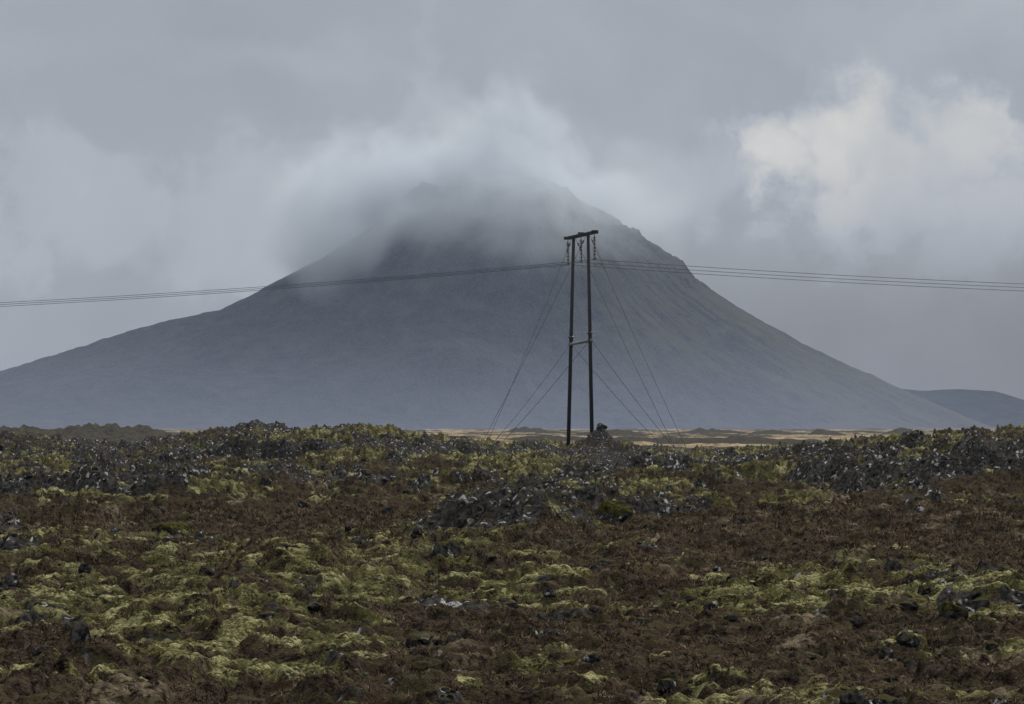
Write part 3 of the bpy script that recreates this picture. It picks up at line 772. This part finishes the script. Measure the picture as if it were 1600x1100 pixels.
# ------------------------------------------------------------------ power line
def tube(path, rad, seg=8, cap=True):
    path = np.asarray(path, float); n = len(path)
    rad = np.full(n, rad) if np.isscalar(rad) else np.asarray(rad)
    V = []; F = []
    for i in range(n):
        tg = path[min(i + 1, n - 1)] - path[max(i - 1, 0)]; tg /= np.linalg.norm(tg)
        up = np.array([0, 0, 1.]) if abs(tg[2]) < .9 else np.array([1., 0, 0])
        s_ = np.cross(tg, up); s_ /= np.linalg.norm(s_); u_ = np.cross(s_, tg)
        for k in range(seg):
            a = 2 * math.pi * k / seg; V.append(path[i] + rad[i] * (math.cos(a) * s_ + math.sin(a) * u_))
    for i in range(n - 1):
        for k in range(seg):
            a, b = i * seg + k, i * seg + (k + 1) % seg
            F += [(a, b, b + seg), (a, b + seg, a + seg)]
    if cap:
        for e, o in ((0, 1), (n - 1, 0)):
            V.append(path[e]); c = len(V) - 1
            for k in range(seg):
                a, b = e * seg + k, e * seg + (k + 1) % seg
                F.append((c, b, a) if o else (c, a, b))
    return np.array(V), np.array(F)
def join(parts):
    Vs, Fs, off = [], [], 0
    for V, F in parts: Vs.append(V); Fs.append(F + off); off += len(V)
    return np.concatenate(Vs), np.concatenate(Fs)
def box(c, half, ax=(1, 0, 0), az=(0, 0, 1)):
    ax = np.array(ax, float); ax /= np.linalg.norm(ax); az = np.array(az, float); ay = np.cross(az, ax); ay /= np.linalg.norm(ay); az = np.cross(ax, ay)
    V = np.array([np.array(c) + half[0] * i * ax + half[1] * j * ay + half[2] * k * az for i in (-1, 1) for j in (-1, 1) for k in (-1, 1)])
    F = []
    for q in ((0, 1, 3, 2), (4, 6, 7, 5), (0, 4, 5, 1), (2, 3, 7, 6), (0, 2, 6, 4), (1, 5, 7, 3)): F += [(q[0], q[1], q[2]), (q[0], q[2], q[3])]
    return V, np.array(F)
def pt(px, py, y):
    """world point at depth y along the sight line used when surveying the pylon from the photograph"""
    return np.array([(px - 800) * K * y, y, CAMZ + (HOR - py) * K * y])
DL, DR = 488.0, 483.5                       # far (left) and near (right) pole
def pylon():
    root = bpy.data.objects.new('power_pylon', None); sc.collection.objects.link(root)
    bl, br = pt(888, 694, DL + .3), pt(925, 688, DR - .3)
    tl, tr = pt(896.5, 370, DL), pt(919, 366, DR)
    root.location = (bl + br) / 2
    org = np.array(root.location)
    tag(root, 'tall dark H-frame power pylon with guy wires, standing on the lava crest before the mountain', 'pylon')
    def part(name, VF, mat, parent=root, smooth=False):
        return tri_object(name, VF[0] - org, VF[1], mat, smooth=smooth, parent=parent)
    for b, tp in ((bl, tl), (br, tr)):
        low = b - (tp - b) * .05
        p = part('pole', tube([low, low * .5 + tp * .5, tp], [.175, .158, .138], 14), M_POLE, smooth=True)
        u = (tp - b) / np.linalg.norm(tp - b); c = b + (tp - b) * (.515 if b is bl else .52)
        part('pole_band', tube([c - u * .10, c - u * .06, c + u * .06, c + u * .10], [.19, .27, .27, .19], 14), M_CERAMIC, parent=p)
    ca, cb = pt(886, 373.5, DL + 2.2), pt(930, 363.5, DR - 2.0)
    dx = (cb - ca) / np.linalg.norm(cb - ca)
    side = np.cross(dx, [0, 0, 1]); side /= np.linalg.norm(side)
    mid = (ca + cb) / 2; L = np.linalg.norm(cb - ca) / 2
    part('crossarm', join([box(mid + side * .21 + [0, 0, .05], (L, .075, .10), dx), box(mid - side * .21 + [0, 0, .05], (L, .075, .10), dx),
                           box(ca + dx * .12 + [0, 0, .07], (.10, .26, .13), dx), box(cb - dx * .12 + [0, 0, .07], (.12, .26, .15), dx), box(mid + [0, 0, .24], (.10, .25, .07), dx)]), M_POLE)
    ma, mb = pt(891.5, 538, DL), pt(922, 532, DR)
    md = (mb - ma) / np.linalg.norm(mb - ma)
    part('crossbrace', tube([ma - md * .35, mb + md * .35], .13, 12), M_STEEL, smooth=True)
    for e_ in (ma, mb): part('bracket', tube([e_ - [0, 0, .10], e_ + [0, 0, .10]], .25, 12), M_STEEL)
    # suspension insulators
    ends = []
    for (px_, y_, yt, yb) in ((887.3, DL + 2.0, 375.5, 413.5), (907.8, (DL + DR) / 2, 371, 409.8), (928.7, DR - 1.8, 366.5, 405.5)):
        a, b = pt(px_, yt, y_), pt(px_ + .8, yb, y_)
        ends.append(b)
        ins = part('insulator', tube([a, b], .045, 6), M_STEEL)
        for k in range(13):
            c = a + (b - a) * (.10 + .84 * k / 12); u = (b - a) / np.linalg.norm(b - a)
            part('disc', tube([c - u * .045, c + u * .0, c + u * .035, c + u * .055], [.05, .155, .17, .05], 12), M_GLINT if k % 2 and k > 2 else M_CERAMIC, parent=ins, smooth=False)
        part('clamp', box(b, (.16, .06, .05), (1, -.25, 0)), M_STEEL, parent=ins)
    # guy wires
    def foot(px_, py_, y_):
        x = (px_ - 800) * K * y_
        return np.array([x, y_, float(ground_z(x, y_)) - .15])
    f1, f2, f3, f4 = foot(746, 682, 486), foot(755, 682, 481), foot(767, 682, 489), foot(766, 682, 484)
    g1, g2, g3, g4 = foot(1061, 699, 490), foot(1079, 701, 485.5), foot(1046, 699, 491), foot(1066, 700, 487)
    top = [(pt(893.5, 374, DL), f2), (pt(915.5, 369, DR), f1), (pt(899.5, 373, DL), g1), (pt(922, 368, DR), g2)]
    lowg = [(pt(889.5, 540, DL), f4), (pt(918.5, 535, DR), f3), (pt(895, 541, DL), g3), (pt(926, 534, DR), g4)]
    for n_, (a, b) in enumerate(top + lowg):
        tt = np.linspace(0, 1, 24)[:, None]
        path = a * (1 - tt) + b * tt; path[:, 2] -= (.22 * np.sin(np.pi * tt[:, 0]))
        g = part('guy_wire', tube(path, .017, 6), M_WIRE)
        u = (b - a) / np.linalg.norm(b - a)
        if n_ < 4:
            part('guy_insulator', join([tube([a + u * s0, a + u * (s0 + .08), a + u * (s0 + .30), a + u * (s0 + .38)], [.03, .065, .065, .03], 8) for s0 in (.35, .85)]), M_CERAMIC, parent=g)
        part('anchor_rod', tube([b - u * 1.4, b + u * .1], .035, 6), M_STEEL, parent=g)
    return ends
ENDS = pylon()
def conductors():
    left_y = [(0, 478.9), (0, 475.9), (0, 472.9)]; right_y = [(1600, 454.6), (1600, 449.2), (1600, 443.7)]
    labs = ['lowest of three thin power wires, hung from the left end of the crossarm',
            'middle one of three thin power wires, hung from the centre of the crossarm',
            'uppermost of three thin power wires, hung from the right end of the crossarm']
    dirx = np.array([8., 2.3, 0]); dirx /= np.linalg.norm(dirx)
    for i, e in enumerate(ENDS):
        root = bpy.data.objects.new('power_wire', None); sc.collection.objects.link(root); root.location = e
        tag(root, labs[i], 'power line', 'wires hung on the pylon')
        paths = []
        for sgn, (ex, ey) in ((-1, left_y[i]), (1, right_y[i])):
            # where the wire direction meets the frame edge's vertical plane of sight
            a = (ex - 800) * K
            s = (a * e[1] - e[0]) / (dirx[0] - a * dirx[1])
            q = e + dirx * s; zq = CAMZ + (HOR - ey) * K * q[1]
            S1 = abs(s); span = 230.0
            sag_k = 0.00040
            slope = (zq - e[2]) / S1 - sag_k * S1          # z = e + slope*s + sag_k*s^2
            ss_ = np.concatenate([[0, .15, .4, .8, 1.5, 2.5], np.linspace(4, span, 90)])
            P = e[None] + dirx[None] * (sgn * ss_)[:, None]
            P[:, 2] = e[2] + slope * ss_ + sag_k * ss_ ** 2
            paths.append(P)
        path = np.concatenate([paths[0][::-1], paths[1][1:]])
        V, F = tube(path, .020, 6); tri_object('wire', V - e, F, M_WIRE, parent=root)
        for sgn, P in ((-1, paths[0]), (1, paths[1])):
            c = P[4]; u = P[5] - P[4]; u /= np.linalg.norm(u)
            V, F = join([tube([c - [0, 0, .12] - u * .28, c - [0, 0, .12] + u * .28], .02, 6), box(c - [0, 0, .12] - u * .25, (.09, .045, .045), u), box(c - [0, 0, .12] + u * .25, (.09, .045, .045), u),
                         tube([c, c - [0, 0, .14]], .02, 6)])
            tri_object('vibration_damper', V - e, F, M_STEEL, parent=root)
conductors()
